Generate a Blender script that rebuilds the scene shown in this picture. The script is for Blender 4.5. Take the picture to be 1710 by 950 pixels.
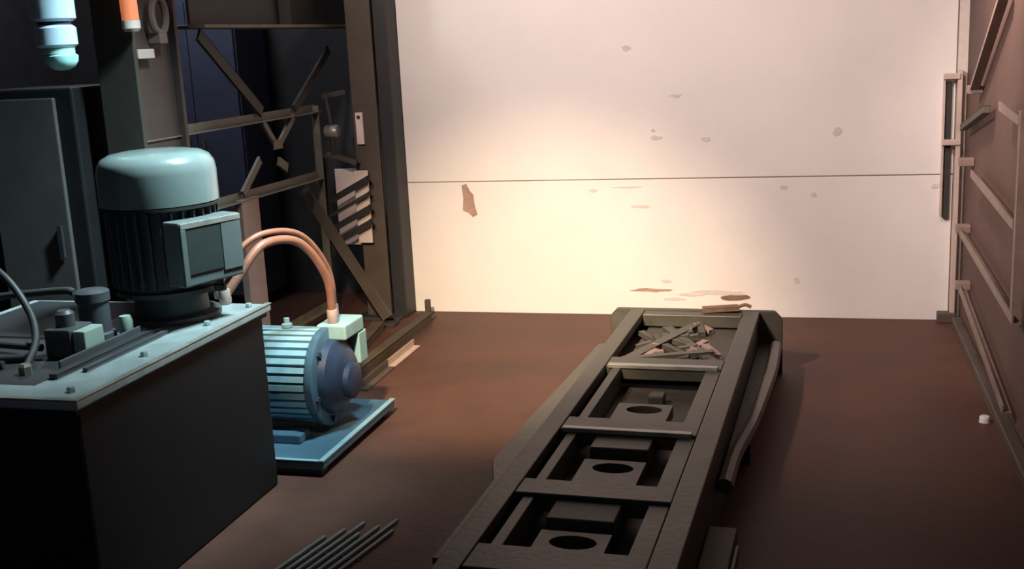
import bpy, bmesh, math, random
from mathutils import Vector, Matrix

for o in list(bpy.data.objects): bpy.data.objects.remove(o, do_unlink=True)
S = bpy.context.scene
COL = S.collection
random.seed(7)
PI = math.pi

# ------------------------------------------------------------------ camera
F_PX, YAW, PITCH, ROLL, CAM_H = 1862.0, -0.2739, -0.2151, -0.0499, 1.6
def camera():
    f = Vector((math.sin(YAW)*math.cos(PITCH), math.cos(YAW)*math.cos(PITCH), math.sin(PITCH)))
    r = Vector((math.cos(YAW), -math.sin(YAW), 0)); u = r.cross(f)
    c, s = math.cos(ROLL), math.sin(ROLL)
    r, u = c*r + s*u, -s*r + c*u
    cd = bpy.data.cameras.new('camera'); cd.sensor_fit = 'HORIZONTAL'; cd.sensor_width = 36
    cd.lens = F_PX/1710*36; cd.clip_start = .05; cd.clip_end = 100
    o = bpy.data.objects.new('camera', cd); COL.objects.link(o)
    M = Matrix((r, u, -f)).transposed().to_4x4(); M.translation = (0, 0, CAM_H)
    o.matrix_world = M; S.camera = o
camera()

# ------------------------------------------------------------------ world, lights, exposure
W = bpy.data.worlds.new('dim_hall'); S.world = W; W.use_nodes = True
bg = W.node_tree.nodes['Background']; bg.inputs[0].default_value = (.55, .62, .75, 1); bg.inputs[1].default_value = .05
S.view_settings.view_transform = 'Standard'; S.view_settings.look = 'None'
S.view_settings.gamma = 1; S.view_settings.use_curve_mapping = False; S.view_settings.exposure = 0

def light(name, kind, loc, target, energy, color, **kw):
    d = bpy.data.lights.new(name, kind); d.energy = energy; d.color = color
    for k, v in kw.items(): setattr(d, k, v)
    o = bpy.data.objects.new(name, d); COL.objects.link(o); o.location = loc
    o.rotation_euler = (Vector(target)-Vector(loc)).to_track_quat('-Z', 'Y').to_euler()
    return o
# warm work lamp on the near side of the hall, thrown at the foot of the white door
light('warm_work_lamp', 'SPOT', (-1.35, 2.2, 2.35), (-1.52, 5.60, .0), 1060, (1, .75, .48), spot_size=math.radians(43), spot_blend=1.0, shadow_soft_size=.06)
# warm flood on the ceiling that washes the whole door and the right wall
light('warm_flood_lamp', 'SPOT', (-2.0, 2.1, 3.1), (.10, 6.28, 2.05), 820, (1, .80, .72), spot_size=math.radians(92), spot_blend=.9, shadow_soft_size=.12)
# cool fluorescent fitting over the power unit
light('cool_tube_lamp', 'AREA', (-1.20, 3.60, 2.9), (-2.45, 3.60, 1.0), 30, (.68, .94, 1), shape='RECTANGLE', size=.14, size_y=.5, spread=math.radians(62))
# added warm fill without a fitting, brightens the top of the right wall
light('warm_wall_fill', 'SPOT', (.20, 4.7, 2.35), (.74, 5.1, 1.75), 120, (1, .78, .68), spot_size=math.radians(85), spot_blend=1.0, shadow_soft_size=.08)
# added dim fill that lifts the dark recess, no real lamp there
light('recess_fill', 'POINT', (-3.6, 5.3, 2.9), (0, 0, 0), 40, (.9, .93, 1), shadow_soft_size=.15)

# ------------------------------------------------------------------ materials
MATS = {}
def mat(name, col, rough=.6, metal=0., var=.25, scale=6., bump=.0, bscale=40., second=None, spec=.5, coat=0):
    """procedural paint / metal: base colour broken up by two noises, roughness variation, fine bump"""
    if name in MATS: return MATS[name]
    m = bpy.data.materials.new(name); m.use_nodes = True
    nt = m.node_tree; N = nt.nodes; L = nt.links; b = N['Principled BSDF']
    tc = N.new('ShaderNodeTexCoord')
    n1 = N.new('ShaderNodeTexNoise'); n1.inputs['Scale'].default_value = scale; n1.inputs['Detail'].default_value = 6; n1.inputs['Roughness'].default_value = .65
    L.new(tc.outputs['Object'], n1.inputs['Vector'])
    cr = N.new('ShaderNodeValToRGB'); cr.color_ramp.elements[0].position = .32; cr.color_ramp.elements[1].position = .68
    s = second or tuple(c*(1-var) for c in col)
    cr.color_ramp.elements[0].color = (*s, 1); cr.color_ramp.elements[1].color = (*[min(1, c*(1+var*.4)) for c in col], 1)
    L.new(n1.outputs['Fac'], cr.inputs['Fac']); L.new(cr.outputs['Color'], b.inputs['Base Color'])
    mr = N.new('ShaderNodeMapRange'); mr.inputs['To Min'].default_value = max(.05, rough-.1); mr.inputs['To Max'].default_value = min(1, rough+.1)
    L.new(n1.outputs['Fac'], mr.inputs['Value']); L.new(mr.outputs['Result'], b.inputs['Roughness'])
    b.inputs['Metallic'].default_value = metal; b.inputs['Specular IOR Level'].default_value = spec
    b.inputs['Coat Weight'].default_value = coat
    if bump:
        n2 = N.new('ShaderNodeTexNoise'); n2.inputs['Scale'].default_value = bscale; n2.inputs['Detail'].default_value = 4
        L.new(tc.outputs['Object'], n2.inputs['Vector'])
        bp = N.new('ShaderNodeBump'); bp.inputs['Strength'].default_value = bump; bp.inputs['Distance'].default_value = .01
        L.new(n2.outputs['Fac'], bp.inputs['Height']); L.new(bp.outputs['Normal'], b.inputs['Normal'])
    MATS[name] = m; return m

M_wall   = mat('white_door_paint', (.80, .765, .745), .55, var=.05, scale=2.2, bump=.06, bscale=60)
M_floor  = mat('brown_floor_plate', (.112, .052, .038), .58, var=.35, scale=1.6, bump=.15, bscale=35, spec=.25)
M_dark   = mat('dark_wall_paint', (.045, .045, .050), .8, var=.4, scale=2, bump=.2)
M_rwall  = mat('red_brown_wall', (.118, .066, .053), .75, var=.25, scale=1.5, bump=.25, bscale=25)
M_ceil   = mat('dark_ceiling', (.06, .055, .05), .9)
M_bed    = mat('olive_grey_steel', (.090, .087, .070), .45, metal=.15, var=.3, scale=7, bump=.12)
M_lip    = mat('grey_ledge_steel', (.20, .175, .155), .5, var=.25, scale=8)
M_bedd   = mat('dark_olive_steel', (.085, .077, .062), .55, metal=.1, var=.3, scale=9, bump=.12)
M_blk    = mat('black_recess', (.010, .009, .008), .8)
M_worn   = mat('worn_bright_steel', (.40, .40, .36), .38, metal=.4, var=.3, scale=12)
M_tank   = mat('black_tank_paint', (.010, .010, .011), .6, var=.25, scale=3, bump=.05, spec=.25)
M_lid    = mat('grey_green_lid', (.38, .45, .45), .36, metal=.25, var=.25, scale=9, bump=.05)
M_mot    = mat('grey_green_motor', (.15, .19, .185), .24, var=.12, scale=6, coat=.6)
M_motd   = mat('dark_motor_casting', (.050, .055, .062), .5, var=.3, scale=9)
M_box    = mat('pale_box_edge', (.115, .14, .14), .45, var=.15)
M_boxd   = mat('dark_box_panel', (.03, .042, .041), .5, var=.2)
M_blue   = mat('light_blue_paint', (.27, .45, .51), .38, var=.15, scale=12, coat=.2)
M_navy   = mat('navy_paint', (.018, .036, .075), .45, var=.3, scale=10)
M_teal   = mat('pale_teal_paint', (.30, .48, .46), .45, var=.2, scale=10)
M_base   = mat('blue_base_paint', (.060, .125, .18), .42, var=.25, scale=8)
M_hose   = mat('copper_hose', (.26, .118, .078), .42, var=.2, scale=14)
M_rub    = mat('black_rubber', (.030, .030, .032), .5)
M_steel  = mat('grey_pipe_steel', (.165, .16, .125), .5, metal=.1, var=.3, scale=8)
M_frame  = mat('dull_frame_steel', (.036, .035, .034), .6, metal=.0, var=.35, scale=6)
M_col    = mat('brown_column_paint', (.085, .068, .054), .6, var=.25, scale=4)
M_colw   = mat('olive_column_paint', (.034, .031, .024), .6, var=.25, scale=4)
M_guide  = mat('slate_guide_steel', (.022, .022, .026), .55, var=.2, scale=4)
M_pink   = mat('pinkish_primer', (.38, .26, .23), .6, var=.2, scale=6)
M_rail   = mat('tan_rail_steel', (.27, .195, .165), .5, var=.25, scale=10)
M_navyp  = mat('navy_cabinet_paint', (.085, .10, .17), .6, var=.2, scale=3)
M_pale   = mat('pale_board', (.55, .44, .38), .6, var=.2, scale=7)
M_board  = mat('pale_pink_board', (.80, .66, .60), .6, var=.12, scale=7)
M_rust   = mat('rust_patch', (.40, .27, .21), .8, var=.25, scale=20)
M_chip   = mat('chipped_paint', (.66, .60, .56), .8, var=.1, scale=30)
M_scuff  = mat('brown_scuff', (.22, .14, .09), .8, var=.3, scale=25)
M_pinkm  = mat('mid_pink_primer', (.17, .115, .10), .6, var=.25, scale=8)
M_pinkd  = mat('dull_pink_primer', (.065, .043, .038), .65, var=.25, scale=5)
M_orange = mat('orange_sleeve', (.85, .27, .11), .45, var=.15)
M_glow   = mat('glowing_orange_tube', (.55, .15, .06), .4, var=.1)
_b = M_glow.node_tree.nodes['Principled BSDF']; _b.inputs['Emission Color'].default_value = (1, .27, .12, 1); _b.inputs['Emission Strength'].default_value = .42
M_canb   = mat('pale_blue_canister', (.38, .50, .60), .35, var=.1, coat=.3)
M_cant   = mat('teal_bulb', (.28, .58, .55), .30, var=.15, coat=.3)
M_cab    = mat('charcoal_cabinet', (.07, .068, .068), .6, var=.2)
M_white  = mat('white_plastic', (.85, .85, .84), .4, var=.03)
M_grat   = mat('worn_grating_steel', (.20, .20, .20), .45, metal=.2, var=.3, scale=10)
M_wood   = mat('old_timber', (.085, .062, .040), .75, var=.4, scale=5, bump=.3)
M_green  = mat('pale_green_plastic', (.25, .33, .28), .45, var=.15)

# ------------------------------------------------------------------ mesh helpers
def bx(bm, x0, x1, y0, y1, z0, z1, bev=0.):
    r = bmesh.ops.create_cube(bm, size=1)
    vs = r['verts']
    for v in vs:
        v.co = Vector(((x0+x1)/2+v.co.x*(x1-x0), (y0+y1)/2+v.co.y*(y1-y0), (z0+z1)/2+v.co.z*(z1-z0)))
    if bev:
        es = list({e for v in vs for e in v.link_edges})
        bmesh.ops.bevel(bm, geom=es, offset=bev, segments=2, affect='EDGES', profile=.5)
    return bm
def box(x0, x1, y0, y1, z0, z1, bev=.004): return bx(bmesh.new(), x0, x1, y0, y1, z0, z1, bev)
def bar(bm, a, b, w, h=None, up=(0, 0, 1), bev=0.):
    """rectangular bar from a to b"""
    h = h or w; a = Vector(a); b = Vector(b); d = (b-a); l = d.length; d.normalize()
    u = Vector(up)
    if abs(d.dot(u)) > .98: u = Vector((1, 0, 0))
    s = d.cross(u).normalized(); u = s.cross(d)
    n0 = len(bm.verts); r = bmesh.ops.create_cube(bm, size=1); vs = r['verts']
    for v in vs:
        c = v.co.copy(); v.co = (a+b)/2 + d*c.x*l + s*c.y*w + u*c.z*h
    if bev:
        es = list({e for v in vs for e in v.link_edges}); bmesh.ops.bevel(bm, geom=es, offset=bev, segments=1, affect='EDGES')
    return bm
def B(a, b, w, h=None, up=(0, 0, 1), bev=.002): return bar(bmesh.new(), a, b, w, h, up, bev)
def angle_iron(a, b, w, t=.006, up=(0, 0, 1), flip=1):
    """L-section from a to b"""
    a = Vector(a); b = Vector(b); d = (b-a).normalized(); u = Vector(up)
    if abs(d.dot(u)) > .98: u = Vector((1, 0, 0))
    s = d.cross(u).normalized()*flip; u = s.cross(d)*flip
    prof = [(0, 0), (w, 0), (w, t), (t, t), (t, w), (0, w)]
    bm = bmesh.new(); rings = []
    for p in (a, b): rings.append([bm.verts.new(p + s*(x-w/2) + u*(y-w/2)) for x, y in prof])
    n = len(prof)
    for i in range(n): bm.faces.new((rings[0][i], rings[0][(i+1) % n], rings[1][(i+1) % n], rings[1][i]))
    bm.faces.new(rings[0][::-1]); bm.faces.new(rings[1]); bmesh.ops.recalc_face_normals(bm, faces=bm.faces)
    return bm
def lathe(bm, prof, origin=(0, 0, 0), axis='Z', seg=32):
    """closed surface of revolution; prof = [(r, h)...] from one pole to the other"""
    o = Vector(origin); rings = []
    def P(r, h, a):
        c, s = r*math.cos(a), r*math.sin(a)
        return o + (Vector((c, s, h)) if axis == 'Z' else Vector((h, c, s)) if axis == 'X' else Vector((s, h, c)))
    for r, h in prof:
        if r < 1e-6: rings.append([bm.verts.new(P(0, h, 0))])
        else: rings.append([bm.verts.new(P(r, h, 2*PI*i/seg)) for i in range(seg)])
    for A, Bq in zip(rings, rings[1:]):
        for i in range(seg):
            j = (i+1) % seg
            if len(A) == 1 and len(Bq) == 1: continue
            if len(A) == 1: bm.faces.new((A[0], Bq[i], Bq[j]))
            elif len(Bq) == 1: bm.faces.new((A[i], A[j], Bq[0]))
            else: bm.faces.new((A[i], A[j], Bq[j], Bq[i]))
    if len(rings[0]) > 1: bm.faces.new(rings[0])
    if len(rings[-1]) > 1: bm.faces.new(rings[-1])
    bmesh.ops.recalc_face_normals(bm, faces=bm.faces)
    return bm
def LT(prof, origin=(0, 0, 0), axis='Z', seg=32): return lathe(bmesh.new(), prof, origin, axis, seg)
def smooth_path(pts, n=8):
    pts = [Vector(p) for p in pts]; P = [pts[0]*2-pts[1]]+pts+[pts[-1]*2-pts[-2]]; out = []
    for i in range(1, len(P)-2):
        for k in range(n):
            t = k/n; a, b, c, d = P[i-1], P[i], P[i+1], P[i+2]
            out.append(.5*((2*b)+(c-a)*t+(2*a-5*b+4*c-d)*t*t+(3*b-a-3*c+d)*t**3))
    out.append(pts[-1]); return out
def tube(pts, r, seg=10, n=8, curve=True):
    path = smooth_path(pts, n) if curve else [Vector(p) for p in pts]
    bm = bmesh.new(); rings = []; ref = None
    for i, p in enumerate(path):
        t = (path[min(i+1, len(path)-1)]-path[max(i-1, 0)]).normalized()
        if ref is None: ref = Vector((0, 0, 1)) if abs(t.z) < .9 else Vector((1, 0, 0))
        s = t.cross(ref).normalized(); ref = s.cross(t).normalized()
        rings.append([bm.verts.new(p+s*r*math.cos(2*PI*k/seg)+ref*r*math.sin(2*PI*k/seg)) for k in range(seg)])
    for A, Bq in zip(rings, rings[1:]):
        for k in range(seg): bm.faces.new((A[k], A[(k+1) % seg], Bq[(k+1) % seg], Bq[k]))
    bm.faces.new(rings[0]); bm.faces.new(rings[-1]); bmesh.ops.recalc_face_normals(bm, faces=bm.faces)
    return bm
def prism(poly, z0, z1, bev=0.):
    bm = bmesh.new(); a = [bm.verts.new((x, y, z0)) for x, y in poly]; b = [bm.verts.new((x, y, z1)) for x, y in poly]
    n = len(poly)
    for i in range(n): bm.faces.new((a[i], a[(i+1) % n], b[(i+1) % n], b[i]))
    bm.faces.new(a[::-1]); bm.faces.new(b); bmesh.ops.recalc_face_normals(bm, faces=bm.faces)
    if bev: bmesh.ops.bevel(bm, geom=list(bm.edges), offset=bev, segments=1, affect='EDGES')
    return bm
def plate_hole(x0, x1, y0, y1, z0, z1, cx, cy, r, ry=None, seg=24):
    ry = ry or r
    """rectangular plate with a round through-hole"""
    bm = bmesh.new()
    def outer(a):
        c, s = math.cos(a), math.sin(a); k = 1e9
        if c > 1e-9: k = min(k, (x1-cx)/c)
        if c < -1e-9: k = min(k, (x0-cx)/c)
        if s > 1e-9: k = min(k, (y1-cy)/s)
        if s < -1e-9: k = min(k, (y0-cy)/s)
        return cx+c*k, cy+s*k
    angs = sorted([2*PI*i/seg for i in range(seg)] + [math.atan2(y-cy, x-cx) % (2*PI) for x in (x0, x1) for y in (y0, y1)])
    n = len(angs)
    R = [[bm.verts.new((*outer(a), z)) for a in angs] for z in (z0, z1)]
    H = [[bm.verts.new((cx+r*math.cos(a), cy+ry*math.sin(a), z)) for a in angs] for z in (z0, z1)]
    for i in range(n):
        j = (i+1) % n
        bm.faces.new((R[1][i], R[1][j], H[1][j], H[1][i])); bm.faces.new((R[0][j], R[0][i], H[0][i], H[0][j]))
        bm.faces.new((R[0][i], R[0][j], R[1][j], R[1][i])); bm.faces.new((H[0][j], H[0][i], H[1][i], H[1][j]))
    bmesh.ops.recalc_face_normals(bm, faces=bm.faces)
    return bm
def obj(name, bm, m, parent=None, smooth=False):
    me = bpy.data.meshes.new(name); bm.to_mesh(me); bm.free(); me.materials.append(m)
    if smooth:
        for p in me.polygons: p.use_smooth = True
        me.set_sharp_from_angle(angle=math.radians(38))
    o = bpy.data.objects.new(name, me); COL.objects.link(o)
    if parent: o.parent = parent
    return o
def tag(o, label, cat, group=None):
    o['label'] = label; o['category'] = cat
    if group: o['group'] = group
    return o
def thing(name, label, cat, loc=(0, 0, 0), rz=0, group=None):
    o = bpy.data.objects.new(name, None); COL.objects.link(o); o.empty_display_size = .1
    o.location = loc; o.rotation_euler = (0, 0, rz); return tag(o, label, cat, group)
def local(bm, t):
    """mesh given in world coordinates -> coordinates of thing t"""
    M = (Matrix.Translation(t.location) @ t.rotation_euler.to_matrix().to_4x4()).inverted()
    bm.transform(M); return bm
def part(name, bm, m, t, smooth=False): return obj(name, local(bm, t), m, t, smooth)
def sub(name, bm, m, p, smooth=False):
    """sub-part given in world coordinates; p is a part of a thing (part sits at the thing's origin)"""
    return obj(name, local(bm, p.parent), m, p, smooth)
def struct(name, bm, m, parent=None):
    o = obj(name, bm, m, parent)
    if parent is None: o['kind'] = 'structure'
    return o

# ------------------------------------------------------------------ the setting
YW = 6.28
struct('floor', box(-5.0, .80, .6, 6.9, -.10, 0, 0), M_floor)
struct('ceiling', box(-5.0, .80, .6, 6.9, 3.3, 3.4, 0), M_ceil)
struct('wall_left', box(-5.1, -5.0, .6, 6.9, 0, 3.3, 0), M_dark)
wr = struct('wall_right', box(.74, .84, .6, 6.38, 0, 3.3, 0), M_rwall)
struct('baseboard_right', box(.69, .74, .6, YW-.12, 0, .05, .006), M_col)
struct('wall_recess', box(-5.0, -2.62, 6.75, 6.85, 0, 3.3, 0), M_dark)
# white sectional door: two sheets with an open joint
wb = struct('wall_back', box(-2.62, .74, YW+.014, YW+.12, 0, 3.3, 0), M_chip)
zs = .796
obj('door_panel', box(-2.385, .684, YW, YW+.0138, .0, zs-.003, .003), M_wall, wb)
obj('door_panel', box(-2.385, .684, YW, YW+.0138, zs+.003, 2.6, .003), M_wall, wb)
def blob(cx, cz, w, h, seed, n=14, t=.0025):
    rnd = random.Random(seed); bm = bmesh.new(); f = []; bk = []
    for i in range(n):
        a = 2*PI*i/n; k = .65+.5*rnd.random()
        x, z = cx+math.cos(a)*w/2*k, cz+math.sin(a)*h/2*k
        f.append(bm.verts.new((x, YW-t, z))); bk.append(bm.verts.new((x, YW+.002, z)))
    for i in range(n): bm.faces.new((f[i], f[(i+1) % n], bk[(i+1) % n], bk[i]))
    bm.faces.new(f[::-1]); bm.faces.new(bk); bmesh.ops.recalc_face_normals(bm, faces=bm.faces); return bm
st = bmesh.new()
poly = [(-2.045, .775), (-2.015, .785), (-1.995, .74), (-1.975, .72), (-1.97, .66), (-1.955, .60), (-1.985, .585), (-2.01, .61), (-2.045, .625), (-2.038, .70)]
a_ = [st.verts.new((x, YW-.003, z)) for x, z in poly]; b_ = [st.verts.new((x, YW+.002, z)) for x, z in poly]
for i in range(len(poly)): st.faces.new((a_[i], a_[(i+1) % len(poly)], b_[(i+1) % len(poly)], b_[i]))
st.faces.new(a_); st.faces.new(b_[::-1]); bmesh.ops.recalc_face_normals(st, faces=st.faces)
o = obj('rust_patch', st, M_rust, wb); o['label'] = 'reddish brown worn patch'
for i, (x, z, w, h) in enumerate([(-1.04, 1.529, .05, .035), (-.77, 1.257, .07, .022), (-.884, 1.028, .07, .03), (-.90, 1.07, .03, .02), (-.602, 1.014, .06, .035),
        (.094, 1.036, .05, .05), (-.187, .741, .04, .03), (-.028, .696, .04, .035), (-1.253, .735, .05, .025), (-.114, .215, .035, .04), (-.98, .64, .13, .018),
        (.60, .735, .05, .03), (-1.05, .752, .18, .012)]):
    obj('paint_chip', blob(x, z, w, h, i), M_chip, wb)
for i, (x, z, w, h) in enumerate([(-.93, .150, .26, .022), (-.84, .205, .07, .02), (-.70, .125, .18, .02), (-.55, .140, .34, .03), (-.46, .112, .22, .035), (-.80, .10, .16, .025)]):
    obj('scuff_mark', blob(x, z, w, h, 40+i), M_scuff if i == 4 else M_rust if i == 0 else M_chip, wb)

# steel door guide on the right, slotted
g = thing('door_guide', 'pale slotted upright guide rail at right edge of white door', 'guide rail', (.66, YW-.03, .0))
part('channel_flange', box(.688, .712, YW-.05, YW-.002, .0, 1.34, .003), M_pale, g)
part('channel_flange', box(.622, .632, YW-.035, YW-.002, .58, 1.32, .002), M_pale, g)
part('slot', box(.634, .664, YW-.02, YW-.003, .98, 1.28, .002), M_frame, g)
part('slot', box(.640, .668, YW-.02, YW-.003, .56, .955, .002), M_frame, g)
part('clip', box(.618, .712, YW-.06, YW-.036, .955, .985, .004), M_pale, g)
part('clip', box(.618, .700, YW-.06, YW-.036, 1.295, 1.325, .004), M_pale, g)
part('foot_plate', box(.625, .72, YW-.07, YW-.002, .0, .055, .006), M_col, g)

# left column: brown flange and slate guide beside the door
t = thing('steel_column', 'dark brown steel column with slate door guide, left of white door', 'column', (-2.5, 6.15, 0))
part('flange', box(-2.63, -2.475, 6.10, 6.125, 0, 3.3, .004), M_col, t)
part('web', box(-2.565, -2.545, 6.125, 6.27, 0, 3.3, 0), M_col, t)
part('door_channel', box(-2.470, -2.385, 6.12, 6.278, 0, 3.3, .006), M_guide, t)
part('base_plate', box(-2.68, -2.40, 6.02, 6.27, 0, .02, .004), M_frame, t)

# ------------------------------------------------------------------ centre machine bed
bed = thing('machine_bed', 'long olive grey steel machine bed with pocketed bays running to white door', 'machine', (-.605, 3.74, 0), -.026)
def bp(name, bm, m, smooth=False, p=None):   # bed coordinates: x across, y along, z up
    return obj(name, bm, m, p or bed, smooth)
Y0, Y1 = -1.9, 1.47
Z = .30
bp('side_plate', box(-.300, -.285, Y0, Y1, .0, .262, .002), M_bedd)
bp('side_plate', box(.285, .300, Y0, Y1, .0, .262, .002), M_bedd)
bp('bed_floor', box(-.284, .284, Y0, Y1, .17, .1915, .0), M_bedd)
bp('top_rail', box(-.306, -.236, Y0, Y1, .262, Z, .004), M_bed)
bp('top_rail', box(.232, .306, Y0, Y1, .262, Z, .004), M_bed)
ybars = [(1.38, 1.45), (.535, .66), (-.225, -.095), (-.775, -.665), (-1.26, -1.12)]   # near, far edge
for i, (a, b) in enumerate(ybars):
    c = bp('cross_bar', box(-.234, .230, a, b, .24, Z-.002, .004), M_bed)
    if i in (1, 2): bp('worn_lip', box(-.225, .215, a-.006, a+.022, Z-.012, Z+.004, .002), M_worn, p=c)
# bays between the bars
for i in range(1, 4):
    yn, yf = ybars[i+1][1], ybars[i][0]     # near, far
    bp('inner_strip', box(-.206, -.172, yn+.001, yf-.001, .20, Z-.012, .003), M_bed)
    bp('inner_strip', box(.168, .226, yn+.001, yf-.001, .20, Z-.012, .003), M_bed)
    yh = yn+(.20 if i == 1 else .20 if i == 2 else .115)
    tb = bp('hole_tab', plate_hole(-.105, .095, yn+.001, yh+.055, .225, .268, 0, yh-.01, .066, .042), M_bed)
    so = LT([(0, .192), (.0655, .192), (.0655, .224), (.058, .224), (.058, .198), (0, .198)])
    so.transform(Matrix.Translation((0, yh-.01, 0)) @ Matrix.Diagonal((1, .64, 1, 1)))
    bp('socket', so, M_blk, p=tb, smooth=True)
    if i >= 2: bp('stop_block', box(-.105, .09, yf-.12 if i == 2 else yf-.13, yf-.002, .20, .284, .005), M_bed if i == 2 else M_bedd)
    else: bp('stop_block', box(-.03, .03, yf-.20, yf-.13, .19, .24, .006), M_bed)
# last bay with crossed braces and scrap
bp('bay_plate', box(-.205, .228, .662, 1.378, .20, .235, .003), M_bedd)
bp('brace', B((-.19, .70, .262), (.03, 1.32, .262), .045, .03), M_bed)
bp('brace', B((.19, .70, .262), (-.10, 1.28, .257), .045, .022), M_bed)
bp('brace', B((-.20, .71, .27), (.16, .86, .27), .035, .02), M_bed)
for k in range(22):
    x, y, a = random.uniform(-.17, .19), random.uniform(.74, 1.3), random.uniform(0, PI)
    l = random.uniform(.03, .08)
    bp('scrap_chip', B((x-math.cos(a)*l, y-math.sin(a)*l, .25), (x+math.cos(a)*l, y+math.sin(a)*l, .268), .03, .02), M_bed if k % 3 else M_pink)
# end plate, base flanges and side ledge
ep = prism([(-.41, 0), (.41, 0), (.41, .265), (.375, .302), (-.375, .302), (-.41, .265)], -1.50, -1.472, .004)
ep.transform(Matrix.Rotation(PI/2, 4, 'X')); bp('end_plate', ep, M_bedd)
bp('base_flange', prism([(-.304, 1.46), (-.47, 1.46), (-.49, .9), (-.515, .3), (-.52, -.12), (-.46, -.30), (-.46, -.9), (-.304, -.9)], .10, .125, .003), M_bed)
bp('flange_foot', box(-.46, -.31, .2, .5, 0, .099, .004), M_bedd)
bp('flange_foot', box(-.45, -.31, -.85, -.6, 0, .099, .004), M_bedd)
bp('side_ledge', prism([(.302, 1.46), (.395, 1.46), (.40, 1.0), (.395, .75), (.375, .35), (.345, .0), (.302, -.30)], .125, .150, .003), M_bedd)
lip = bp('ledge_lip', tube([(.385, 1.40, .155), (.392, 1.0, .158), (.385, .72, .162), (.365, .30, .160), (.335, -.02, .158), (.295+.035, -.30, .158)], .027, 8), M_lip, smooth=True)
bp('ledge_bracket', box(.302, .39, 1.30, 1.34, .0, .124, .003), M_bedd)
bp('ledge_bracket', box(.302, .36, .30, .34, .0, .124, .003), M_bedd)
bp('drive_box', box(.303, .39, -1.85, -.52, .0, .12, .006), M_bedd)
bp('drive_box_rail', box(.391, .403, -1.85, -.60, .05, .10, .003), M_steel)
bp('foot_pad', box(-.36, -.305, -1.8, -.95, .0, .06, .004), M_blk)

# scrap piece lying across the end of the bed
sp = thing('scrap_strip', 'dark rusty scrap strip lying on far end of machine bed', 'scrap metal', (-.36, 5.20, .305))
part('strip', B((-.52, 5.17, .315), (-.36, 5.22, .315), .05, .02), M_scuff, sp)
part('curl', tube([(-.37, 5.215, .315), (-.33, 5.22, .328), (-.30, 5.22, .318)], .008), M_scuff, sp, True)

# ------------------------------------------------------------------ hydraulic tank with motor
TX0, TX1, TY0, TY1 = -2.95, -1.965, 2.49, 3.60
tk = thing('oil_tank', 'black steel oil tank with grey green lid, lower left', 'tank', (-2.45, 3.05, 0))
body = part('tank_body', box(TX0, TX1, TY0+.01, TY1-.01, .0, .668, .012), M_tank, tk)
lid = part('lid', box(TX0-.02, TX1+.022, TY0-.015, TY1+.02, .670, .697, .006), M_lid, tk)
sub('lid_flange', box(TX0-.01, TX1+.008, TY0-.004, TY1+.008, .652, .669, .002), M_tank, lid)
rim = sub('lid_edge', box(TX1+.004, TX1+.024, TY0-.016, TY1+.021, .6975, .702, .001), M_worn, lid)
sub('lid_edge', box(TX0-.02, TX1+.003, TY0-.016, TY0+.006, .6975, .702, .001), M_worn, lid)
part('lid_strip', B((-2.155, 2.66, .706), (-2.155, 3.20, .706), .028, .016), M_rub, tk)
part('lid_strip', B((-2.105, 2.74, .704), (-2.105, 3.18, .704), .016, .012), M_motd, tk)
part('lid_shade_sheet', box(-2.93, -2.172, 2.60, 3.16, .6971, .6979, 0), M_rub, tk)  # added thin black sheet, stands in for the dim left of the lid
part('lid_shade_sheet', box(-2.93, -2.43, 3.161, 3.60, .6971, .6979, 0), M_rub, tk)  # second added sheet, darkens the back left of the lid as shade
part('manifold', box(-2.180, -2.172, 2.72, 3.14, .698, .735, .004), M_motd, tk)
for (x, y) in [(-2.02, 2.56), (-2.02, 2.92), (-2.02, 3.30), (-2.00, 3.56), (-2.4, 2.53)]:
    part('bolt', LT([(0, .712), (.011, .712), (.013, .708), (.013, .698), (0, .698)], (x, y, 0), seg=6), M_lid, tk)

# filler neck
fl = thing('filler_neck', 'dark cylindrical filler neck with pale green cap ring on tank lid', 'filler', (-2.32, 3.12, .698))
part('neck', LT([(0, .698), (.062, .698), (.062, .715), (.05, .72), (.05, .82), (.056, .825), (.056, .855), (.045, .862), (0, .862)], (-2.325, 3.115, 0)), M_motd, fl, True)
part('sight_glass', LT([(0, .70), (.022, .70), (.024, .745), (.018, .765), (0, .768)], (-2.235, 3.15, 0)), M_green, fl, True)
# valve block
vb = thing('valve_block', 'small valve block with pale green face near front of tank lid', 'valve', (-2.25, 2.93, .698))
part('block', box(-2.33, -2.235, 2.86, 2.98, .698, .79, .006), M_motd, vb)
part('face_plate', box(-2.234, -2.19, 2.87, 2.97, .70, .785, .005), M_green, vb)
part('coil', LT([(0, .79), (.03, .79), (.03, .83), (.02, .84), (0, .84)], (-2.29, 2.92, 0)), M_motd, vb, True)
# hoses at the left of the lid
h1 = thing('black_hose', 'thin black hose arching down to tank lid at left edge', 'hose', (-2.30, 2.72, .698))
part('hose_tube', tube([(-2.80, 3.0, 1.06), (-2.57, 2.98, .955), (-2.45, 2.95, .84), (-2.36, 2.86, .76), (-2.28, 2.70, .712)], .012), M_rub, h1, True)
part('fitting', LT([(0, .698), (.02, .698), (.02, .722), (.014, .73), (0, .73)], (-2.28, 2.70, 0), seg=6), M_steel, h1)
h2 = thing('return_pipe', 'grey steel return pipe bent across back of tank lid', 'pipe', (-2.6, 3.30, .698))
part('pipe_tube', tube([(-2.84, 3.10, .712), (-2.82, 3.11, .80), (-2.70, 3.12, .83), (-2.45, 3.12, .855), (-2.39, 3.115, .85)], .013), M_frame, h2, True)
part('pipe_tube', tube([(-2.84, 2.85, .712), (-2.72, 2.86, .74), (-2.52, 2.86, .74), (-2.35, 2.87, .73)], .012), M_frame, h2, True)
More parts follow.
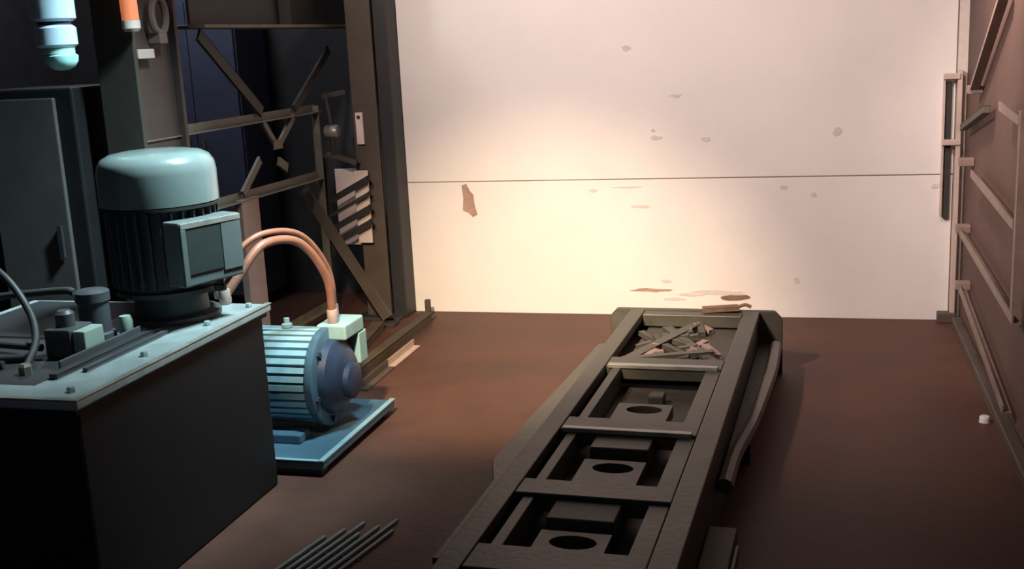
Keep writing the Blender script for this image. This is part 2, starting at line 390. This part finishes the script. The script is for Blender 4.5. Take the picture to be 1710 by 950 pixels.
h3 = thing('pipe_bundle', 'short grey pipes lying side by side at front left of tank lid', 'pipe', (-2.5, 2.7, .698))
for k in range(3):
    part('pipe', tube([(-2.85, 2.60+.07*k, .712), (-2.6, 2.62+.07*k, .712), (-2.42+.03*k, 2.66+.08*k, .712)], .012), M_frame, h3, True)

# vertical motor
MX, MY = -2.225, 3.42
mo = thing('electric_motor', 'grey green vertical electric motor with domed cowl standing on tank', 'motor', (MX, MY, .698))
part('bell_housing', LT([(0, .698), (.17, .698), (.17, .715), (.13, .72), (.125, .79), (.18, .795), (.18, .812), (0, .812)], (MX, MY, 0), seg=40), M_motd, mo, True)
part('stator', LT([(0, .813), (.165, .813), (.165, 1.105), (0, 1.105)], (MX, MY, 0), seg=40), M_motd, mo, True)
for k in range(30):
    a = 2*PI*k/30
    part('fin', B((MX+math.cos(a)*.178, MY+math.sin(a)*.178, .83), (MX+math.cos(a)*.178, MY+math.sin(a)*.178, 1.09), .007, .03, up=(math.cos(a), math.sin(a), 0), bev=0), M_motd, mo)
part('cowl', LT([(0, 1.106), (.196, 1.106), (.202, 1.11), (.202, 1.215), (.197, 1.245), (.182, 1.268), (.155, 1.282), (.11, 1.289), (0, 1.292)], (MX, MY, 0), seg=48), M_mot, mo, True)
part('cowl_band', LT([(.190, 1.096), (.2035, 1.096), (.2035, 1.1055), (.190, 1.1055)], (MX, MY, 0), seg=48), M_blk, mo, True)
# terminal box on the right of the motor, turned towards the camera
tb = bpy.data.objects.new('terminal_box', bpy.data.meshes.new('terminal_box')); bm = box(.165, .250, -.130, .130, .845, 1.065, .006); bm.to_mesh(tb.data); bm.free()
tb.data.materials.append(M_box); COL.objects.link(tb); tb.parent = mo; tb.location = (0, 0, -.698); tb.rotation_euler = (0, 0, -.35)
obj('cover_frame', box(.251, .258, -.128, .128, 1.042, 1.062, .002), M_worn, tb)
obj('cover_frame', box(.251, .258, -.129, -.108, .85, 1.041, .002), M_box, tb)
obj('cover_panel', box(.251, .255, -.107, .040, .885, 1.041, .002), M_boxd, tb)
obj('cover_panel', box(.251, .256, .042, .128, .875, 1.041, .002), M_box, tb)
obj('gland', LT([(0, 0), (.022, 0), (.022, .02), (.016, .024), (.016, .045), (0, .045)], (.21, .05, .80), seg=12), M_motd, tb)

# copper hoses from tank to blue pump
def hose(name, label, pts, r):
    h = thing(name, label, 'hose', pts[-1], 0, 'copper hoses between the tank and the blue pump')
    part('hose_tube', tube(pts, r, 12), M_hose, h, True)
    for p in (pts[0], pts[-1]):
        part('ferrule', LT([(0, -.03), (r*1.15, -.03), (r*1.35, -.024), (r*1.35, .024), (r*1.15, .03), (0, .03)], p, seg=12), M_pink, h, True)
hose('copper_hose', 'thicker copper brown hose arching from tank lid to blue pump', [(-2.12, 3.605, .728), (-2.075, 3.655, .80), (-2.02, 3.75, .895), (-1.965, 3.94, .865), (-1.925, 4.07, .70), (-1.925, 4.10, .53)], .017)
hose('copper_hose', 'thinner upper copper hose arching behind the thicker one', [(-2.165, 3.635, .74), (-2.13, 3.70, .85), (-2.05, 3.80, .925), (-1.985, 4.0, .885), (-1.955, 4.16, .71), (-1.955, 4.19, .53)], .012)

# ------------------------------------------------------------------ blue pump set on its base
pu = thing('blue_pump', 'bright blue finned pump motor on blue base plate, beside black tank', 'pump', (-2.1, 4.05, 0))
CY, CZ = 4.07, .285
base = part('base_plate', box(-2.42, -1.815, 3.67, 4.43, .03, .062, .006), M_base, pu)
sub('base_skid', box(-2.40, -1.835, 3.69, 3.75, .0, .029, .003), M_navy, base)
sub('base_skid', box(-2.40, -1.835, 4.35, 4.41, .0, .029, .003), M_navy, base)
sub('base_edge', box(-2.40, -1.837, 3.668, 3.686, .0625, .068, .002), M_blue, base)
sub('base_edge', box(-1.835, -1.812, 3.668, 4.432, .0625, .070, .002), M_blue, base)
part('foot', box(-2.32, -1.99, 3.84, 3.93, .063, .10, .005), M_base, pu)
part('foot', box(-2.32, -1.99, 4.21, 4.30, .063, .10, .005), M_base, pu)
part('stator', LT([(0, -2.36), (.165, -2.36), (.165, -1.965), (0, -1.965)], (0, CY, CZ), 'X', 36), M_blue, pu, True)
for k in range(34):
    a = 2*PI*k/34
    d = Vector((0, math.cos(a), math.sin(a)))
    c0 = Vector((0, CY, CZ))+d*.182
    part('fin', B(c0+Vector((-2.35, 0, 0)), c0+Vector((-1.972, 0, 0)), .0235, .034, up=tuple(d), bev=0), M_blue, pu)
fg = part('end_flange', LT([(0, -1.964), (.205, -1.964), (.208, -1.958), (.208, -1.935), (.20, -1.93), (0, -1.93)], (0, CY, CZ), 'X', 40), M_base, pu, True)
for k in range(6):
    a = 2*PI*k/6+.3
    sub('bolt', LT([(0, -1.929), (.013, -1.929), (.013, -1.917), (0, -1.917)], (0, CY+math.cos(a)*.18, CZ+math.sin(a)*.18), 'X', 6), M_navy, fg)
part('bell_housing', LT([(0, -1.929), (.16, -1.929), (.155, -1.90), (.12, -1.875), (.10, -1.86), (0, -1.86)], (0, CY, CZ), 'X', 36), M_navy, pu, True)
part('pump_head', LT([(0, -1.859), (.075, -1.859), (.075, -1.835), (.06, -1.828), (0, -1.828)], (0, CY, CZ-.02), 'X', 24), M_navy, pu, True)
part('junction_box', box(-1.985, -1.855, 4.06, 4.25, .435, .50, .008), M_teal, pu)
part('junction_bracket', box(-1.928, -1.855, 4.19, 4.27, .30, .434, .006), M_teal, pu)
part('lifting_eye', LT([(0, .487), (.022, .487), (.022, .50), (.012, .505), (.012, .525), (0, .528)], (-2.12, CY, 0), seg=16), M_blue, pu, True)

# ------------------------------------------------------------------ lattice frame on the left (runs into depth)
FX = -2.8
fr = thing('lattice_frame', 'dull grey steel lattice railing frame behind tank and motor', 'frame', (FX, 5.1, 0))
def fp(name, bm, m=M_steel): return part(name, bm, m, fr)
fp('top_rail', angle_iron((FX, 4.20, 1.272), (FX, 6.0, 1.272), .045))
fp('middle_rail', angle_iron((FX, 4.55, .90), (FX, 5.97, .89), .045))
fp('bottom_rail', angle_iron((FX, 4.6, .12), (FX, 5.97, .115), .04))
fp('end_post', angle_iron((FX, 5.98, 0), (FX, 5.98, 1.29), .045), M_steel)
fp('middle_post', box(FX-.02, FX+.02, 4.98, 5.16, 0, .885, .004), M_pink)
fp('brace', B((FX, 4.77, 1.70), (FX, 5.32, 1.30), .012, .06), M_frame)
fp('brace', B((FX, 6.22, 1.60), (FX, 5.70, 1.29), .012, .05), M_frame)
fp('brace', B((FX, 5.32, 1.25), (FX, 5.45, 1.11), .012, .035))
fp('brace', B((FX, 5.47, 1.11), (FX, 5.68, 1.25), .012, .035))
fp('brace', B((FX, 5.25, 1.06), (FX, 5.04, .91), .012, .04))
fp('brace', B((FX, 5.45, 1.03), (FX, 5.55, .98), .012, .05))
fp('gusset', B((FX+.008, 5.40, 1.12), (FX+.008, 5.50, 1.12), .008, .05))
gd = thing('girder', 'dark grey girder overhead behind the motor', 'girder', (FX, 5.6, 1.73))
part('flange', box(FX-.08, FX+.08, 4.7, 6.74, 1.725, 1.742, .003), M_steel, gd)
part('web', box(FX-.008, FX+.008, 4.7, 6.74, 1.743, 2.08, 0), M_frame, gd)
part('flange', box(FX-.08, FX+.08, 4.7, 6.74, 2.081, 2.10, .003), M_frame, gd)
part('stiffener', box(FX+.009, FX+.07, 5.6, 5.612, 1.743, 2.08, 0), M_frame, gd)
# warm-lit column in front of it
cl = thing('steel_column', 'narrow pinkish brown steel column behind motor, beside the orange lamp', 'column', (FX, 4.32, 0))
part('flange', box(FX-.09, FX+.09, 4.10, 4.125, 0, 3.3, .003), M_colw, cl)
part('web', box(FX-.012, FX+.012, 4.126, 4.50, 0, 3.3, 0), M_pinkd, cl)
part('flange', box(FX-.09, FX+.045, 4.501, 4.525, 0, 3.3, .003), M_pinkd, cl)
part('cleat', box(FX+.013, FX+.06, 4.18, 4.30, 1.60, 1.64, .004), M_pale, cl)
# orange tube lamp + clamp ring
os_ = thing('orange_lamp', 'glowing orange tube lamp with pale end cap hanging at top left', 'lamp', (-2.685, 4.06, 1.72))
part('tube', tube([(-2.685, 4.06, 2.3), (-2.685, 4.06, 2.0), (-2.68, 4.06, 1.755)], .034, 14), M_glow, os_, True)
part('end_cap', LT([(0, 1.71), (.026, 1.71), (.036, 1.722), (.036, 1.754), (0, 1.754)], (-2.68, 4.06, 0)), M_pale, os_, True)
part('hanger', LT([(0, 2.301), (.012, 2.301), (.012, 3.30), (0, 3.30)], (-2.685, 4.06, 0), seg=10), M_steel, os_, True)
cr = thing('clamp_ring', 'small pinkish clamp ring beside the orange lamp', 'clamp', (-2.74, 4.36, 1.72))
ringpts = [(-2.74, 4.36+.055*math.cos(a), 1.78+.075*math.sin(a)) for a in [2*PI*k/16 for k in range(17)]]
part('ring', tube(ringpts, .016, 8, 2), M_pinkm, cr, True)
part('tongue', box(-2.786, -2.725, 4.33, 4.39, 1.66, 1.705, .004), M_pinkm, cr)

# brace, slats and pale boards between frame and column
db = thing('diagonal_brace', 'brown diagonal steel brace leaning against foot of dark column', 'brace', (-2.5, 5.95, 0))
part('bar', B((-2.895, 5.92, .82), (-2.43, 5.92, .05), .03, .055), M_col, db)
part('foot', box(-2.50, -2.38, 5.88, 5.98, .0, .02, .003), M_frame, db)
lv = thing('louvre_panel', 'pale board behind dark slanted slats left of dark column', 'louvre', (-2.67, 6.05, .45))
part('board', box(-2.80, -2.635, 6.16, 6.18, .44, .90, .003), M_board, lv)
part('board', box(-2.632, -2.545, 6.055, 6.07, .47, .90, .003), M_board, lv)
for k, z0 in enumerate([.80, .715, .63, .545]):
    part('slat', B((-2.785, 6.02, z0-.075), (-2.53, 6.03, z0+.055), .03, .036 if k != 1 else .02), M_guide if k != 1 else M_frame, lv)
part('side_rail', B((-2.795, 6.03, .40), (-2.795, 6.03, .98), .02, .02), M_frame, lv)
pb = thing('pale_plate', 'narrow pale upright plate fixed on dark column above the slats', 'plate', (-2.57, 6.08, 1.05))
part('plate', box(-2.605, -2.560, 6.078, 6.098, 1.05, 1.235, .003), M_board, pb)
part('bolt', LT([(0, 6.066), (.01, 6.066), (.01, 6.077), (0, 6.077)], (-2.583, 0, 1.21), 'Y', 6), M_frame, pb)
ck = thing('pipe_clamp', 'small grey pipe clamp between lattice frame and column', 'clamp', (-2.73, 6.03, 1.1))
part('saddle', LT([(0, -2.775), (.032, -2.775), (.038, -2.765), (.038, -2.705), (.032, -2.695), (0, -2.695)], (0, 6.03, 1.135), 'X', 16), M_worn, ck, True)
part('rod', tube([(-2.76, 6.03, 1.36), (-2.74, 6.03, 1.20), (-2.735, 6.03, 1.0)], .014), M_frame, ck, True)
part('arm', B((-2.78, 6.03, 1.34), (-2.64, 6.05, 1.36), .02, .03), M_frame, ck)
part('arm', B((-2.78, 6.03, 1.01), (-2.60, 6.04, .95), .02, .03), M_col, ck)

# navy cabinets standing in the dark recess
for i, (x0, x1, ya, yb, h, lab) in enumerate([(-4.10, -3.46, 6.3, 6.7, 1.95, 'tall dark navy cabinet in recess behind lattice frame'), ]):
    cb = thing('navy_cabinet', lab, 'cabinet', ((x0+x1)/2, (ya+yb)/2, 0))
    part('carcass', box(x0, x1, ya+.02, yb, .06, h, .006), M_navyp, cb)
    part('plinth', box(x0+.02, x1-.02, ya+.04, yb, 0, .059, 0), M_blk, cb)
    xm = (x0+x1)/2
    for a, b, s in ((x0+.008, xm-.003, 1), (xm+.003, x1-.008, -1)):
        d = part('door', box(a, b, ya, ya+.019, .08, h-.02, .004), M_navyp, cb)
        hx = xm-.05*s
        sub('handle', B((hx, ya-.012, .95), (hx, ya-.012, 1.10), .014, .014), M_steel, d)

# charcoal control cabinet behind the motor
cc = thing('control_cabinet', 'black control cabinet in the dark left corner behind motor', 'cabinet', (-3.2, 4.35, 0))
part('carcass', box(-3.52, -3.0, 4.06, 4.5, .08, 1.50, .010), M_tank, cc)
part('plinth', box(-3.50, -3.02, 4.09, 4.48, 0, .079, 0), M_blk, cc)
d = part('door', box(-3.44, -3.08, 4.038, 4.059, .16, 1.46, .006), M_cab, cc)
sub('handle', B((-3.12, 4.025, .78), (-3.12, 4.025, .92), .016, .016), M_guide, d)

# hanging pale blue banded canister
cn = thing('hanging_canister', 'pale blue banded canister with teal bulb end hanging at top left corner', 'canister', (-2.70, 3.6, 1.58))
CX, CYY = -2.695, 3.60
part('hanger_rod', LT([(0, 2.08), (.012, 2.08), (.012, 3.30), (0, 3.30)], (CX, CYY, 0), seg=10), M_steel, cn, True)
for i, (a, b, r) in enumerate([(1.655, 1.735, .074), (1.748, 1.84, .078), (1.853, 1.945, .078), (1.958, 2.07, .078)]):
    part('band', LT([(0, a), (r-.012, a), (r, a+.010), (r, b-.010), (r-.012, b), (0, b)], (CX, CYY, 0)), M_canb, cn, True)
for a in (1.7355, 1.8405, 1.9455):
    part('groove', LT([(0, a), (.058, a), (.058, a+.012), (0, a+.012)], (CX, CYY, 0)), M_navy, cn, True)
part('collar', LT([(0, 1.632), (.060, 1.632), (.060, 1.6545), (0, 1.6545)], (CX, CYY, 0)), M_teal, cn, True)
part('bulb', LT([(0, 1.572), (.025, 1.575), (.045, 1.586), (.058, 1.605), (.060, 1.625), (.052, 1.6315), (0, 1.6315)], (CX+.012, CYY, 0)), M_cant, cn, True)

# ------------------------------------------------------------------ rail frame along the right wall
rf = thing('rail_frame', 'tan steel rail frame fixed along reddish brown right wall', 'frame', (.70, 5.1, 0))
RX = .70
def rp(name, bm, m=M_rail): return part(name, bm, m, rf)
rp('upright', B((RX, 4.30, .50), (RX, 4.30, 1.27), .045, .03, up=(1, 0, 0)))
for (a, za, b, zb) in [(4.32, 1.235, 4.80, 1.255), (4.34, .855, 5.56, .892), (4.26, .518, 5.93, .557), (4.38, .136, 5.84, .283)]:
    rp('rail', angle_iron((RX, a, za), (RX, b, zb), .035))
rp('diagonal', B((RX, 4.90, 1.685), (RX, 5.68, 1.28), .035, .03))
rp('diagonal', B((RX, 5.24, 1.21), (RX, 6.05, 1.06), .03, .03), M_col)
for (y, z) in [(5.70, 1.27), (5.91, .905), (5.94, .565), (5.86, .29)]:
    rp('stub', box(RX-.03, .739, y-.03, y+.03, z-.02, z+.02, .004))
cap = thing('bottle_cap', 'tiny white cap lying on floor against right wall', 'cap', (.657, 4.62, 0))
part('cap_shell', LT([(0, .0), (.019, .0), (.020, .004), (.020, .022), (.017, .026), (0, .027)], (.657, 4.62, 0), seg=20), M_white, cap, True)
part('cap_rim', LT([(.018, .0005), (.0215, .0005), (.0215, .004), (.018, .004)], (.657, 4.62, 0), seg=20), M_white, cap, True)

# ------------------------------------------------------------------ loose things on the floor
fg = thing('floor_grating', 'thin grey steel bar grating set on floor beside black tank', 'grating', (-1.52, 2.95, 0), -.20)
for k in range(7):
    obj('grating_bar', box(-.105+.032*k-.006, -.105+.032*k+.006, -.55, .20+.05*(k % 3)+.02*k, .004, .014, .001), M_grat, fg)
obj('cross_rod', box(-.115, .10, -.30, -.288, .0, .0038, 0), M_frame, fg)
obj('cross_rod', box(-.115, .10, .10, .112, .0, .0038, 0), M_frame, fg)
bi = thing('angle_iron', 'steel angle iron with painted-on highlight lying on floor behind blue pump', 'steel bar', (-2.09, 5.1, 0))
part('angle_bar', angle_iron((-2.085, 4.72, .022), (-2.095, 5.10, .022), .04), M_col, bi)
part('highlight_end', angle_iron((-2.095, 5.101, .022), (-2.10, 5.50, .022), .04), M_pale, bi)  # pale colour here is a highlight painted onto the angle iron
for i, (a, b, w, lab) in enumerate([((-2.20, 4.75, .03), (-2.22, 6.02, .03), .055, 'long olive timber batten on floor nearest the white door'),
                                   ((-2.30, 4.9, .03), (-2.44, 5.80, .03), .06, 'dark timber batten lying between two others on floor'),
                                   ((-2.42, 4.85, .03), (-2.62, 5.85, .03), .06, 'dark timber batten on floor nearest the lattice frame')]):
    tag(obj('timber_batten', B(a, b, w, .058, bev=.004), M_wood), lab, 'timber', 'timber battens behind the blue pump')
sb = thing('stub_post', 'short brown stub post standing at bottom left corner of white door', 'post', (-2.25, 6.12, 0))
part('post', box(-2.262, -2.232, 6.10, 6.13, .005, .115, .003), M_wood, sb)
part('foot', box(-2.285, -2.21, 6.075, 6.155, 0, .0048, 0), M_frame, sb)
